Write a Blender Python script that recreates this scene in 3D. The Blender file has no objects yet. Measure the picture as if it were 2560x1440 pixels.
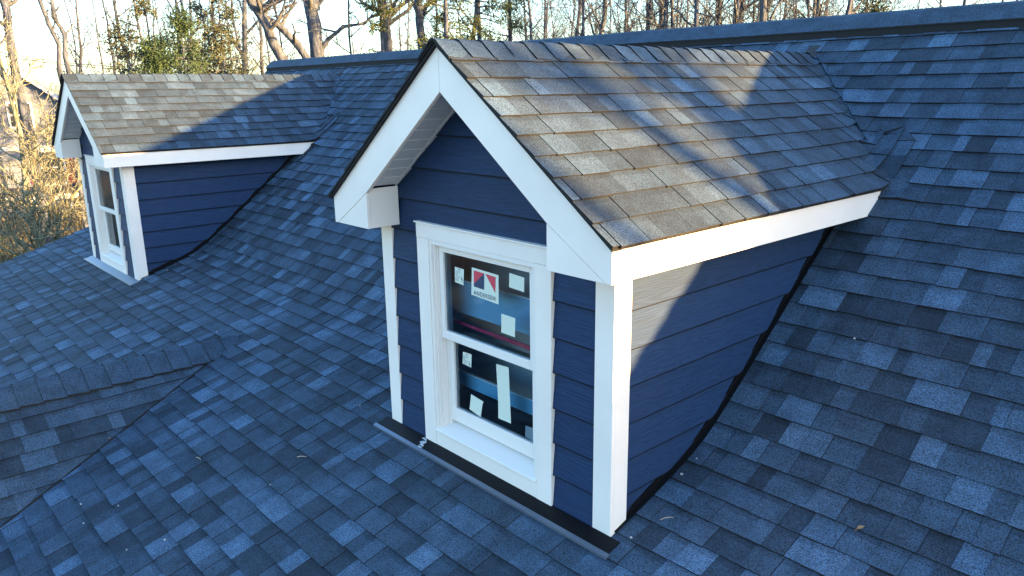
import bpy, math, random
from mathutils import Vector, Matrix, noise
R = math.radians
C = bpy.context.scene.collection
PI = math.pi

# ------------------------------------------------------------------ camera
YAW, PITCH, ROLL = 0.8411, -0.2559, -0.0145
CAM = Vector((3.051, -2.496, 2.097))
FPX = 1907.94
cp, sp = math.cos(PITCH), math.sin(PITCH)
fwd = Vector((-math.sin(YAW)*cp, math.cos(YAW)*cp, sp))
rt0 = Vector((math.cos(YAW), math.sin(YAW), 0)); up0 = rt0.cross(fwd)
rt = math.cos(ROLL)*rt0 + math.sin(ROLL)*up0
upv = math.cos(ROLL)*up0 - math.sin(ROLL)*rt0
cd = bpy.data.cameras.new('camera'); cam = bpy.data.objects.new('camera', cd); C.objects.link(cam)
cd.sensor_width = 36; cd.lens = FPX/2560*36; cd.clip_end = 2000; cd.clip_start = 0.05
cam.matrix_world = Matrix(((rt.x, upv.x, -fwd.x, CAM.x), (rt.y, upv.y, -fwd.y, CAM.y), (rt.z, upv.z, -fwd.z, CAM.z), (0, 0, 0, 1)))
bpy.context.scene.camera = cam

# ------------------------------------------------------------------ sky and sun
SUN = Vector((1, 0.44, 0.142)).normalized()
EL = math.asin(SUN.z); AZ = math.atan2(SUN.x, SUN.y)
w = bpy.data.worlds.new('World'); bpy.context.scene.world = w; w.use_nodes = True
nt = w.node_tree; bg = nt.nodes['Background']
sky = nt.nodes.new('ShaderNodeTexSky'); sky.sky_type = 'NISHITA'; sky.sun_disc = False
sky.sun_elevation = EL; sky.sun_rotation = AZ; sky.air_density = 1.0; sky.dust_density = 1.0; sky.ozone_density = 2.8
nt.links.new(sky.outputs[0], bg.inputs[0]); bg.inputs[1].default_value = 0.15
sd = bpy.data.lights.new('sun', 'SUN'); so = bpy.data.objects.new('sun', sd); C.objects.link(so)
sd.energy = 5.0; sd.angle = R(0.6); sd.color = (1.0, 0.59, 0.23)
so.rotation_euler = SUN.to_track_quat('Z', 'Y').to_euler(); so.location = SUN*60
vs = bpy.context.scene.view_settings
vs.view_transform = 'Standard'; vs.look = 'None'; vs.gamma = 1; vs.exposure = 2.95

# ------------------------------------------------------------------ materials
def mat(name, col=(.5, .5, .5), rough=.6, attr=False, grain=None, grain_amt=.3, bump=0, bscale=(50, 50, 50), metallic=0, spec=.5, blotch=0, blotch_s=2.0):
    m = bpy.data.materials.new(name); m.use_nodes = True
    n = m.node_tree; b = n.nodes['Principled BSDF']
    b.inputs['Roughness'].default_value = rough; b.inputs['Metallic'].default_value = metallic
    b.inputs['Specular IOR Level'].default_value = spec
    tc = n.nodes.new('ShaderNodeTexCoord')
    if attr:
        a = n.nodes.new('ShaderNodeAttribute'); a.attribute_name = 'tone'; src = a.outputs['Color']
    else:
        a = n.nodes.new('ShaderNodeRGB'); a.outputs[0].default_value = (*col, 1); src = a.outputs[0]
    def mul(src, fac_out, lo, hi):
        mr = n.nodes.new('ShaderNodeMapRange'); mr.inputs['From Min'].default_value = .3; mr.inputs['From Max'].default_value = .7
        mr.inputs['To Min'].default_value = lo; mr.inputs['To Max'].default_value = hi
        n.links.new(fac_out, mr.inputs['Value'])
        mx = n.nodes.new('ShaderNodeVectorMath'); mx.operation = 'SCALE'
        n.links.new(src, mx.inputs[0]); n.links.new(mr.outputs[0], mx.inputs['Scale']); return mx.outputs[0]
    if grain:
        t = n.nodes.new('ShaderNodeTexNoise'); t.inputs['Scale'].default_value = grain; t.inputs['Detail'].default_value = 2
        n.links.new(tc.outputs['Object'], t.inputs['Vector']); src = mul(src, t.outputs['Fac'], 1-grain_amt, 1+grain_amt)
    if blotch:
        t = n.nodes.new('ShaderNodeTexNoise'); t.inputs['Scale'].default_value = blotch_s; t.inputs['Detail'].default_value = 5
        n.links.new(tc.outputs['Object'], t.inputs['Vector']); src = mul(src, t.outputs['Fac'], 1-blotch, 1+blotch)
    n.links.new(src, b.inputs['Base Color'])
    if bump:
        mp = n.nodes.new('ShaderNodeMapping'); mp.inputs['Scale'].default_value = bscale
        t = n.nodes.new('ShaderNodeTexNoise'); t.inputs['Scale'].default_value = 1; t.inputs['Detail'].default_value = 3
        n.links.new(tc.outputs['Object'], mp.inputs[0]); n.links.new(mp.outputs[0], t.inputs['Vector'])
        bp = n.nodes.new('ShaderNodeBump'); bp.inputs['Strength'].default_value = bump; bp.inputs['Distance'].default_value = .004
        n.links.new(t.outputs['Fac'], bp.inputs['Height']); n.links.new(bp.outputs[0], b.inputs['Normal'])
    return m

def shingle_mat():
    m = bpy.data.materials.new('asphalt_shingle'); m.use_nodes = True
    n = m.node_tree; b = n.nodes['Principled BSDF']; L = n.links.new
    b.inputs['Roughness'].default_value = .85; b.inputs['Specular IOR Level'].default_value = .35
    tc = n.nodes.new('ShaderNodeTexCoord'); a = n.nodes.new('ShaderNodeAttribute'); a.attribute_name = 'tone'
    g1 = n.nodes.new('ShaderNodeTexNoise'); g1.inputs['Scale'].default_value = 150; g1.inputs['Detail'].default_value = 3; g1.inputs['Roughness'].default_value = .75
    g2 = n.nodes.new('ShaderNodeTexNoise'); g2.inputs['Scale'].default_value = 9; g2.inputs['Detail'].default_value = 4
    g3 = n.nodes.new('ShaderNodeTexNoise'); g3.inputs['Scale'].default_value = 0.9; g3.inputs['Detail'].default_value = 3
    for g in (g1, g2, g3): L(tc.outputs['Object'], g.inputs['Vector'])
    def mr(o, a0, a1, lo, hi):
        k = n.nodes.new('ShaderNodeMapRange'); k.inputs[1].default_value = a0; k.inputs[2].default_value = a1; k.inputs[3].default_value = lo; k.inputs[4].default_value = hi
        L(o, k.inputs[0]); return k.outputs[0]
    def mth(op, x, y):
        k = n.nodes.new('ShaderNodeMath'); k.operation = op; L(x, k.inputs[0]); L(y, k.inputs[1]); return k.outputs[0]
    f = mth('MULTIPLY', mr(g1.outputs['Fac'], .36, .66, .25, 1.95), mr(g2.outputs['Fac'], .3, .7, .76, 1.24))
    f = mth('MULTIPLY', f, mr(g3.outputs['Fac'], .3, .7, .86, 1.14))
    v = n.nodes.new('ShaderNodeVectorMath'); v.operation = 'SCALE'; L(a.outputs['Color'], v.inputs[0]); L(f, v.inputs['Scale'])
    L(v.outputs[0], b.inputs['Base Color'])
    bp = n.nodes.new('ShaderNodeBump'); bp.inputs['Strength'].default_value = .45; bp.inputs['Distance'].default_value = .002
    L(g1.outputs['Fac'], bp.inputs['Height']); L(bp.outputs[0], b.inputs['Normal'])
    return m

def siding_mat(name, axis):
    # fibre cement board: embossed cedar grain running along the board
    m = bpy.data.materials.new(name); m.use_nodes = True
    n = m.node_tree; b = n.nodes['Principled BSDF']; L = n.links.new
    b.inputs['Roughness'].default_value = .6; b.inputs['Specular IOR Level'].default_value = .18
    tc = n.nodes.new('ShaderNodeTexCoord'); mp = n.nodes.new('ShaderNodeMapping')
    s = (1.6, 22, 22) if axis == 'x' else (22, 1.6, 22)
    mp.inputs['Scale'].default_value = s
    t = n.nodes.new('ShaderNodeTexNoise'); t.inputs['Scale'].default_value = 1.0; t.inputs['Detail'].default_value = 2; t.inputs['Distortion'].default_value = .6
    L(tc.outputs['Object'], mp.inputs[0]); L(mp.outputs[0], t.inputs['Vector'])
    sn = n.nodes.new('ShaderNodeMath'); sn.operation = 'MULTIPLY'; sn.inputs[1].default_value = 62; L(t.outputs['Fac'], sn.inputs[0])
    s2 = n.nodes.new('ShaderNodeMath'); s2.operation = 'SINE'; L(sn.outputs[0], s2.inputs[0])
    bp = n.nodes.new('ShaderNodeBump'); bp.inputs['Strength'].default_value = .22; bp.inputs['Distance'].default_value = .0018
    L(s2.outputs[0], bp.inputs['Height']); L(bp.outputs[0], b.inputs['Normal'])
    a = n.nodes.new('ShaderNodeAttribute'); a.attribute_name = 'tone'
    k = n.nodes.new('ShaderNodeMapRange'); k.inputs[1].default_value = -1; k.inputs[2].default_value = 1; k.inputs[3].default_value = .88; k.inputs[4].default_value = 1.1
    L(s2.outputs[0], k.inputs[0])
    v = n.nodes.new('ShaderNodeVectorMath'); v.operation = 'SCALE'; L(a.outputs['Color'], v.inputs[0]); L(k.outputs[0], v.inputs['Scale'])
    L(v.outputs[0], b.inputs['Base Color'])
    return m

def glass_mat():
    m = bpy.data.materials.new('window_glass'); m.use_nodes = True
    n = m.node_tree; n.nodes.remove(n.nodes['Principled BSDF']); out = n.nodes['Material Output']
    tr = n.nodes.new('ShaderNodeBsdfTransparent'); tr.inputs[0].default_value = (.84, .95, .98, 1)
    gl = n.nodes.new('ShaderNodeBsdfGlossy'); gl.inputs['Roughness'].default_value = .02; gl.inputs[0].default_value = (.9, .95, 1, 1)
    fr = n.nodes.new('ShaderNodeFresnel'); fr.inputs[0].default_value = 1.6
    mx = n.nodes.new('ShaderNodeMixShader')
    n.links.new(fr.outputs[0], mx.inputs[0]); n.links.new(tr.outputs[0], mx.inputs[1]); n.links.new(gl.outputs[0], mx.inputs[2])
    n.links.new(mx.outputs[0], out.inputs[0]); return m

def bark_mat(name, c1, c2, s=3.0):
    m = bpy.data.materials.new(name); m.use_nodes = True
    n = m.node_tree; b = n.nodes['Principled BSDF']; b.inputs['Roughness'].default_value = .9; b.inputs['Specular IOR Level'].default_value = .15
    tc = n.nodes.new('ShaderNodeTexCoord'); mp = n.nodes.new('ShaderNodeMapping'); mp.inputs['Scale'].default_value = (s*2, s*2, s*.5)
    t = n.nodes.new('ShaderNodeTexNoise'); t.inputs['Scale'].default_value = 1; t.inputs['Detail'].default_value = 5
    cr = n.nodes.new('ShaderNodeValToRGB'); cr.color_ramp.elements[0].color = (*c1, 1); cr.color_ramp.elements[1].color = (*c2, 1)
    cr.color_ramp.elements[0].position = .38; cr.color_ramp.elements[1].position = .62
    n.links.new(tc.outputs['Object'], mp.inputs[0]); n.links.new(mp.outputs[0], t.inputs['Vector'])
    n.links.new(t.outputs['Fac'], cr.inputs[0]); n.links.new(cr.outputs[0], b.inputs['Base Color'])
    return m

M_SH = shingle_mat()
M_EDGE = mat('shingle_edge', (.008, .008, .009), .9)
M_WHITE = mat('white_trim', (.83, .74, .665), .45, bump=.06, bscale=(9, 9, 9), blotch=.05, blotch_s=3)
M_VINYL = mat('white_vinyl', (.80, .73, .67), .4)
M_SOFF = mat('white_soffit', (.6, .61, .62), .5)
M_SIDX = siding_mat('navy_siding_front', 'x'); M_SIDY = siding_mat('navy_siding_side', 'y')
M_BLACK = mat('black_metal', (.004, .004, .005), .5, spec=.15)
M_LIP = mat('grey_blue_metal', (.16, .19, .24), .38, metallic=.6)
M_PALEMET = mat('pale_metal', (.18, .19, .21), .35, metallic=.5)
M_GLASS = glass_mat()
M_PAPER = mat('sticker_paper', (.62, .66, .56), .7)
M_RED = mat('sticker_red', (.55, .05, .08), .6); M_NAVY = mat('sticker_navy', (.02, .04, .1), .6)
M_INK = mat('ink', (.07, .08, .12), .7)
M_DARK = mat('dark_interior', (.34, .44, .52), .9); M_IBLUE = mat('interior_blue_board', (.12, .42, .72), .8)
M_IWHITE = mat('interior_white_edge', (.7, .8, .9), .6); M_MAG = mat('magenta_strip', (.5, .02, .1), .7); M_BEIGE = mat('beige_stool', (.3, .29, .23), .7)
M_LOCK = mat('lock_metal', (.06, .08, .07), .4, metallic=.5)
M_WRAP = mat('wall_under', (.05, .06, .08), .8)

# ------------------------------------------------------------------ mesh helper
class MB:
    def __init__(s): s.v = []; s.f = []; s.m = []; s.c = []; s.has_c = False
    def vt(s, *p):
        s.v.append(tuple(p[0]) if len(p) == 1 else tuple(p)); return len(s.v)-1
    def face(s, pts, mi=0, col=None):
        i0 = len(s.v); s.v.extend(tuple(p) for p in pts); s.f.append(tuple(range(i0, i0+len(pts)))); s.m.append(mi)
        s.c.append(col or (.5, .5, .5)); s.has_c = s.has_c or col is not None
    def idx(s, f, mi=0, col=None):
        s.f.append(tuple(f)); s.m.append(mi); s.c.append(col or (.5, .5, .5)); s.has_c = s.has_c or col is not None
    def box(s, x0, x1, y0, y1, z0, z1, mi=0, col=None):
        i = len(s.v)
        s.v += [(x0, y0, z0), (x1, y0, z0), (x1, y1, z0), (x0, y1, z0), (x0, y0, z1), (x1, y0, z1), (x1, y1, z1), (x0, y1, z1)]
        for f in ((0, 3, 2, 1), (4, 5, 6, 7), (0, 1, 5, 4), (1, 2, 6, 5), (2, 3, 7, 6), (3, 0, 4, 7)):
            s.idx([i+k for k in f], mi, col)
    def prism(s, poly, d, mi=0, col=None):
        # poly: list of 3D points (planar), d: extrusion vector
        n = len(poly); i = len(s.v); d = Vector(d)
        s.v += [tuple(p) for p in poly] + [tuple(Vector(p)+d) for p in poly]
        s.idx(range(i+n-1, i-1, -1), mi, col); s.idx(range(i+n, i+2*n), mi, col)
        for k in range(n):
            a, b = k, (k+1) % n
            s.idx((i+a, i+b, i+n+b, i+n+a), mi, col)
    def tube(s, pts, rad, sides=6, mi=0, cap=True):
        i0 = len(s.v); n = len(pts)
        t0 = (Vector(pts[1])-Vector(pts[0])).normalized()
        ref = Vector((1, 0, 0)) if abs(t0.x) < .8 else Vector((0, 1, 0))
        for k in range(n):
            a = Vector(pts[max(k-1, 0)]); b = Vector(pts[min(k+1, n-1)]); t = (b-a)
            if t.length < 1e-9: t = t0.copy()
            t.normalize(); u = t.cross(ref)
            if u.length < 1e-3: u = t.cross(Vector((0, 0, 1)))
            u.normalize(); v = t.cross(u); ref = v.cross(t)
            p = Vector(pts[k]); r = rad[k]
            for j in range(sides):
                an = 2*PI*j/sides; s.v.append(tuple(p+u*(r*math.cos(an))+v*(r*math.sin(an))))
        for k in range(n-1):
            for j in range(sides):
                a = i0+k*sides+j; b = i0+k*sides+(j+1) % sides
                s.idx((a, b, b+sides, a+sides), mi)
        if cap: s.idx(range(i0+(n-1)*sides, i0+n*sides), mi)
    def build(s, name, mats, parent=None, smooth=False, fixn=True):
        me = bpy.data.meshes.new(name); me.from_pydata(s.v, [], s.f)
        if not isinstance(mats, (list, tuple)): mats = [mats]
        for m in mats: me.materials.append(m)
        if len(mats) > 1: me.polygons.foreach_set('material_index', s.m)
        if s.has_c:
            at = me.color_attributes.new('tone', 'FLOAT_COLOR', 'CORNER')
            buf = []
            for f, c in zip(s.f, s.c): buf += [c[0], c[1], c[2], 1.0]*len(f)
            at.data.foreach_set('color', buf)
        if smooth: me.polygons.foreach_set('use_smooth', [True]*len(s.f))
        me.update()
        o = bpy.data.objects.new(name, me); C.objects.link(o)
        if parent: o.parent = parent
        return o
def recalc(o):
    import bmesh
    bm = bmesh.new(); bm.from_mesh(o.data); bmesh.ops.recalc_face_normals(bm, faces=bm.faces); bm.to_mesh(o.data); bm.free(); return o
def bevel(o, wd=.003, seg=2):
    b = o.modifiers.new('bevel', 'BEVEL'); b.width = wd; b.segments = seg; b.limit_method = 'ANGLE'; b.angle_limit = R(40); return o
def tag(o, label=None, cat=None, group=None, kind=None):
    if label: o['label'] = label
    if cat: o['category'] = cat
    if group: o['group'] = group
    if kind: o['kind'] = kind
    return o
def empty(name, loc, rz=0):
    o = bpy.data.objects.new(name, None); C.objects.link(o); o.location = loc; o.rotation_euler = (0, 0, rz); o.empty_display_size = .2; return o

# ------------------------------------------------------------------ main roof profile
M1, M0, YB, ZB = 0.797, 0.309, 0.735, 0.216
YR, ZR = 3.661, 2.548                      # ridge line
XL, XR = -9.93, 6.1                        # gable ends
YE = -3.3                                  # eave
def H(y):
    a = ZB+M1*(y-YB); b = ZB+M0*(y-YB)
    return (a+b+math.sqrt((a-b)**2+.008))/2
prof = []; sarc = 0; yy = YE; pv = None
while yy <= YR+.001:
    p = (yy, H(yy))
    if pv: sarc += math.hypot(p[0]-pv[0], p[1]-pv[1])
    prof.append((sarc, yy, p[1])); pv = p; yy += .01
VMAX = prof[-1][0]
def prof_at(v):
    if v <= 0:
        y, z = YE+v*.955, H(YE)+v*.295; return y, z, (-.295, .955)
    i = min(int(v/VMAX*(len(prof)-1)), len(prof)-2)
    while prof[i][0] > v and i > 0: i -= 1
    while prof[i+1][0] < v and i < len(prof)-2: i += 1
    a, b = prof[i], prof[i+1]; t = (v-a[0])/(b[0]-a[0])
    dy, dz = b[1]-a[1], b[2]-a[2]; L = math.hypot(dy, dz)
    return a[1]+t*dy, a[2]+t*dz, (-dz/L, dy/L)
DORM_X = (0.0, -7.167)
D_MD = (2.301-1.477)/1.1037; D_ZR = 2.301+.018
def map_main(u, v, h):
    y, z, n = prof_at(v); up_ = 0
    if 1.4 < z < 2.55 and h > -.0035:
        for dx in DORM_X:
            zd = D_ZR-D_MD*abs(u-dx); d_ = zd-z
            if -.4 < d_ < .05: up_ = max(up_, (d_+math.sqrt(d_*d_+.035**2))/2+.004*max(0, 1+d_/.12))
    return (u, y+n[0]*h, z+n[1]*h+up_)
def main_spans(v):
    # the shingle courses stop at the dormer walls and at the closed-cut valleys
    y, z, n = prof_at(v)
    if y < .06 or z > D_ZR-.02: return [(lambda q: XL, lambda q: XR)]
    below = z < 1.50
    def half(q):
        zq = prof_at(q)[1]
        return .925 if below else max(0.02, (D_ZR-zq)/D_MD+.035)
    a, b = DORM_X
    return [(lambda q: XL, lambda q: b-half(q)), (lambda q: b+half(q), lambda q: a-half(q)), (lambda q: a+half(q), lambda q: XR)]
def map_back(u, v, h):
    # rear slope, mirrored over the ridge
    y, z, n = prof_at(v); return (u, 2*YR-(y+n[0]*h), z+n[1]*h)

EXP = .146
def tone(rng, light=.17):
    r = rng.random()
    if r < light: b = rng.uniform(.062, .088)
    elif r < light+.33: b = rng.uniform(.044, .060)
    elif r < .82: b = rng.uniform(.031, .044)
    else: b = rng.uniform(.022, .031)
    k = rng.uniform(-.03, .03)
    b *= 1.12; return (b*(.62+k), b*1.09, b*(1.72-k))
def field(mb, mapf, u0f, u1f, v0, v1, rng, light=.17, E=EXP, sub=2, waves=.004, thick=.0095, wmin=.07, wmax=.27, umax_sub=None, seed=0, ivals=None):
    nj = int(math.ceil((v1-v0)/E))
    for j in range(nj):
        va = v0+j*E; vb = min(va+E, v1)
        if vb-va < .02: continue
        vm = (va+vb)/2
        spans = ivals(vm) if ivals else [(u0f, u1f)]
        for f0, f1 in spans:
          U0, U1 = min(f0(va), f0(vb), f0(vm)), max(f1(va), f1(vb), f1(vm))
          u = U0-rng.uniform(0, .2); raised = rng.random() < .5
          while u < U1:
              if raised: wd = rng.uniform(.10, wmax)
              else: wd = rng.uniform(wmin, wmax*.8)
              a = max(u, U0); b = min(u+wd, U1); u += wd
              if b-a < .012: raised = not raised; continue
              cuts = [a]
              if rng.random() < .35 and b-a > .16: cuts.append(a+(b-a)*rng.uniform(.3, .7))
              cuts.append(b)
              joint = rng.random() < .45
              g = (.0016 if umax_sub else .0009) if joint else .0
              hb = thick+(.0032 if raised else 0)+rng.uniform(0, .0016); ht = .0015+(.0028 if raised else 0)
              dv = rng.uniform(-.0025, .0025)-(.003 if raised else 0)
              for q in range(len(cuts)-1):
                  ca, cb = cuts[q], cuts[q+1]
                  c = tone(rng, light if raised else light*.35)
                  if not raised: c = tuple(x*.93 for x in c)
                  ns = max(1, int((cb-ca)/umax_sub)) if umax_sub else 1
                  for si in range(ns):
                      xa = ca+(cb-ca)*si/ns+(g if (q == 0 and si == 0) else 0); xb = ca+(cb-ca)*(si+1)/ns-(g if (q == len(cuts)-2 and si == ns-1) else 0)
                      def cl(x, vv): return min(max(x, f0(vv)), f1(vv))
                      def wv(x): return waves*noise.noise(Vector((x*1.7, j*3.1, seed)))+dv
                      def wh(x): return .0035*max(0, noise.noise(Vector((x*2.3, j*1.7, seed+5))))
                      rows = []
                      for k in range(sub+1):
                          t = k/sub if k != 1 else min(.74, .5+.12*sub)
                          vr = va+(vb-va)*t; rows.append([mapf(cl(x, vr), va+wv(x)+(vb-va+.004-wv(x))*t, (hb+wh(x))*(1-t)+ht*t) for x in (xa, xb)])
                      for k in range(sub):
                          cc = c
                          if k == sub-1 and sub > 1: cc = tuple(x*(.84 if raised else .74) for x in c)   # darker granule band at exposure top, with the upper butt's shade painted in
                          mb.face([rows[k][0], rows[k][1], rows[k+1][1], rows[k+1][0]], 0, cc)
                      lo = [mapf(cl(x, va), va+wv(x)+.002, -.004) for x in (xa, xb)]
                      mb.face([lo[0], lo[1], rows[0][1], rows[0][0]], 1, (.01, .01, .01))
                      for side, xx in ((0, xa), (1, xb)):
                          if (side == 0 and si == 0) or (side == 1 and si == ns-1):
                              l0 = mapf(cl(xx, va), va+dv, -.003); l1 = mapf(cl(xx, vb), vb, -.003)
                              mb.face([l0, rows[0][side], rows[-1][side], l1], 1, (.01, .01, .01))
              raised = not raised if rng.random() < .85 else raised

def under(mb, mapf, u0, u1, v0, v1, n, h=-.004, mi=1):
    for k in range(n):
        a = v0+(v1-v0)*k/n; b = v0+(v1-v0)*(k+1)/n
        mb.face([mapf(u0, a, h), mapf(u1, a, h), mapf(u1, b, h), mapf(u0, b, h)], mi, (.01, .01, .01))

def caps(mb, path, sect, rng, E=.14, base=0.0, seed=0, light=.1, th=.010, even=False):
    """cap shingles along a straight ridge. path(s)->(origin, along, out) ; sect(h)->list of (lateral, vertical)"""
    L, pf = path
    n = int(L/E)
    for k in range(n):
        s0 = k*E; s1 = s0+E+.004
        c = tone(rng, light); dj = rng.uniform(-.004, .004)
        if even: b_ = rng.uniform(.042, .052); c = (b_*.62, b_*1.09, b_*1.72)
        r0 = sect(base+th+rng.uniform(0, .3*th), dj); r1 = sect(base+.002, dj)
        A = [pf(s0, l, v) for l, v in r0]; B = [pf(s1, l, v) for l, v in r1]; U = [pf(s0+.001, l, v-.012) for l, v in r0]
        for i in range(len(r0)-1):
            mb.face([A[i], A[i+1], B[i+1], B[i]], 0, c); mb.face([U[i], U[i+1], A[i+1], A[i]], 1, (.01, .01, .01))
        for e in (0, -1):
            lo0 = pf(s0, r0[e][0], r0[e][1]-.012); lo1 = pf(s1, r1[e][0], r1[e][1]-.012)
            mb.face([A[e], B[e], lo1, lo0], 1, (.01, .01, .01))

# ------------------------------------------------------------------ THE HOUSE
house = empty('house', (0, 0, -4.6))
tag(house, 'dark blue shingled house with two white trimmed navy dormers on its roof', 'house')
def hp(o): o.parent = house; o.location = (0, 0, 4.6); return o

rng = random.Random(11)
mb = MB()
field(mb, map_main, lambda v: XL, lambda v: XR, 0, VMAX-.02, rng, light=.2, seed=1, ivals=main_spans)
under(mb, map_main, XL, XR, 0, VMAX, 90)
roof = hp(mb.build('roof', [M_SH, M_EDGE])); roof['label'] = 'long dark blue grey shingle roof that bends from steep to shallow'
# rear slope + closing decks
mb = MB()
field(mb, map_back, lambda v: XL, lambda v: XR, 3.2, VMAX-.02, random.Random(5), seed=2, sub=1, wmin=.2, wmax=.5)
under(mb, map_back, XL, XR, 0, VMAX, 60)
o = mb.build('rear_slope', [M_SH, M_EDGE], roof)
# deck thickness at gable ends: barge boards
for X, s in ((XL+.02, 1), (XR-.045, 1)):
    mb = MB()
    for k in range(40):
        a = prof_at(VMAX*k/40); b = prof_at(VMAX*(k+1)/40)
        for yf in (lambda y: y, lambda y: 2*YR-y):
            mb.prism([(X, yf(a[0]), a[1]-.02), (X, yf(b[0]), b[1]-.02), (X, yf(b[0]), b[1]-.2), (X, yf(a[0]), a[1]-.2)], (.025, 0, 0))
    mb.build('rake_board', M_WHITE, roof)
# house body walls
mb = MB()
mb.box(XL+.25, XR-.25, YE+.35, 2*YR-YE-.35, -4.6, -1.3)
for X in (XL+.25, XR-.25):
    pts = [(X, YE+.35, -1.3)]+[(X, prof_at(VMAX*k/30)[0], prof_at(VMAX*k/30)[1]-.12) for k in range(2, 31)]
    pts += [(X, 2*YR-p[1], p[2]) for p in reversed(pts[1:-1])]+[(X, 2*YR-YE-.35, -1.3)]
    mb.face(pts)
o = hp(mb.build('wall', mat('body_siding', (.06, .075, .11), .6)))
# ridge vent (black, raised) and its cap shingles
mb = MB(); LX = XR-XL
def rsec(w_, t): 
    return [(-w_, -w_*M1*.86), (-.03, -.012), (0, 0), (.03, -.012), (w_, -w_*M1*.86)]
for sgn in (-1, 1):
    mb.prism([(XL+.03, YR+sgn*.0, ZR+.062), (XL+.03, YR+sgn*.16, ZR+.062-.125), (XL+.03, YR+sgn*.16, ZR-.14), (XL+.03, YR, ZR-.01)], (LX-.03, 0, 0))
o = mb.build('ridge_vent', M_EDGE, roof)
mb = MB()
def pf_main(s, l, v):
    x = XL+.0+s; return (x, YR+l, ZR+.072+v+.006*noise.noise(Vector((x*.8, 3, 1))))
caps(mb, (LX, pf_main), lambda h, d: [(-.165, -.127+h), (-.10, -.068+h), (-.045, -.022+h), (0, -.006+h), (.045, -.022+h), (.10, -.068+h), (.165, -.127+h)], random.Random(3), E=.14, light=.02, th=.003, even=True)
mb.build('ridge_cap', [M_SH, M_EDGE], roof, smooth=False)

# ------------------------------------------------------------------ low cross gable (lower left of the picture)
GX, GZ, GS = -3.37, .005, .74           # ridge x, ridge height, slope
GY0 = .05                                # ridge meets the shallow roof
gL = math.hypot(1, GS)
def make_map_g(side):
    def f(u, v, h):
        # u : distance from the roof along -Y ; v measured upslope from eave level
        d = (VG-v)/gL
        x = GX+side*d; z = GZ-d*GS
        n = (side*GS/gL, 1/gL)
        return (x+n[0]*h, GY0-u, z+n[1]*h)
    return f
VG = 2.2*gL
def g_u0(v):
    d = (VG-v)/gL; z = GZ-d*GS          # y on shallow roof with that height
    y = YB+(z-ZB)/M0; return GY0-y-.03
mb = MB(); 
for side in (1, -1):
    mg = make_map_g(side)
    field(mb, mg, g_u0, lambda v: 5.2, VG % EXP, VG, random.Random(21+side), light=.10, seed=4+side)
    n = 14
    for k in range(n):
        a = VG*k/n; b = VG*(k+1)/n
        mb.face([mg(g_u0(a), a, -.004), mg(5.2, a, -.004), mg(5.2, b, -.004), mg(g_u0(b), b, -.004)], 1, (.01, .01, .01))
gab = hp(mb.build('cross_gable_roof', [M_SH, M_EDGE])); gab['label'] = 'small low gable roof running forward from the shallow slope, with a dark valley'
mb = MB()
def pf_g(s, l, v): return (GX+l, -5.3+s, GZ+.012+v)
def gsec(h, d):
    return [(-.19, -.125+h), (-.08, -.045+h), (-.03, -.012+h), (0, -.003+h), (.03, -.012+h), (.08, -.045+h), (.19+d, -.125+h)]
caps(mb, (5.3-.02, pf_g), gsec, random.Random(8), E=.155, base=.006, light=.0, th=.013, even=True)
mb.build('ridge_cap', [M_SH, M_EDGE], gab)
# gable body under it
mb = MB(); mb.face([(GX-2.1, -5.1, GZ-2.1*GS-.05), (GX+2.1, -5.1, GZ-2.1*GS-.05), (GX, -5.1, GZ-.06)])
mb.box(GX-1.9, GX+1.9, -5.1, -3.1, -4.6, GZ-2.1*GS-.06)
mb.build('gable_wall', M_WRAP, gab)
mb = MB()
for side in (1, -1):
    pts = []
    for k in range(9):
        dd = .06+(2.15-.06)*k/8; z = GZ-dd*GS; y = YB+(z-ZB)/M0; pts.append((GX+side*dd, y, z+.012+.002*(k % 2)))
    mb.tube(pts, [.0075]*9, 6)
mb.build('valley_lining', M_EDGE, gab)

# ------------------------------------------------------------------ DORMER
Wd, OV, SE = 0.938, 0.217, 0.166
WF = 1.1037; ZE, ZF, ZA = 1.324, 1.477, 2.301
BX, ZI, ZBOX = .373, 2.084, 1.534
MD = (ZA-ZF)/WF; dL = math.hypot(1, MD)
LAPS = [-.19, 0, .188, .368, .555, .744, .926, 1.113, 1.30, 1.487, 1.674, 1.861, 2.048, 2.235]
NAVY = (.0125, .033, .083)
def navy(rng): k = rng.uniform(.93, 1.07); return tuple(c*k for c in NAVY)

def smax(a, b, r): return (a+b+math.sqrt((a-b)**2+r*r))/2

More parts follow.
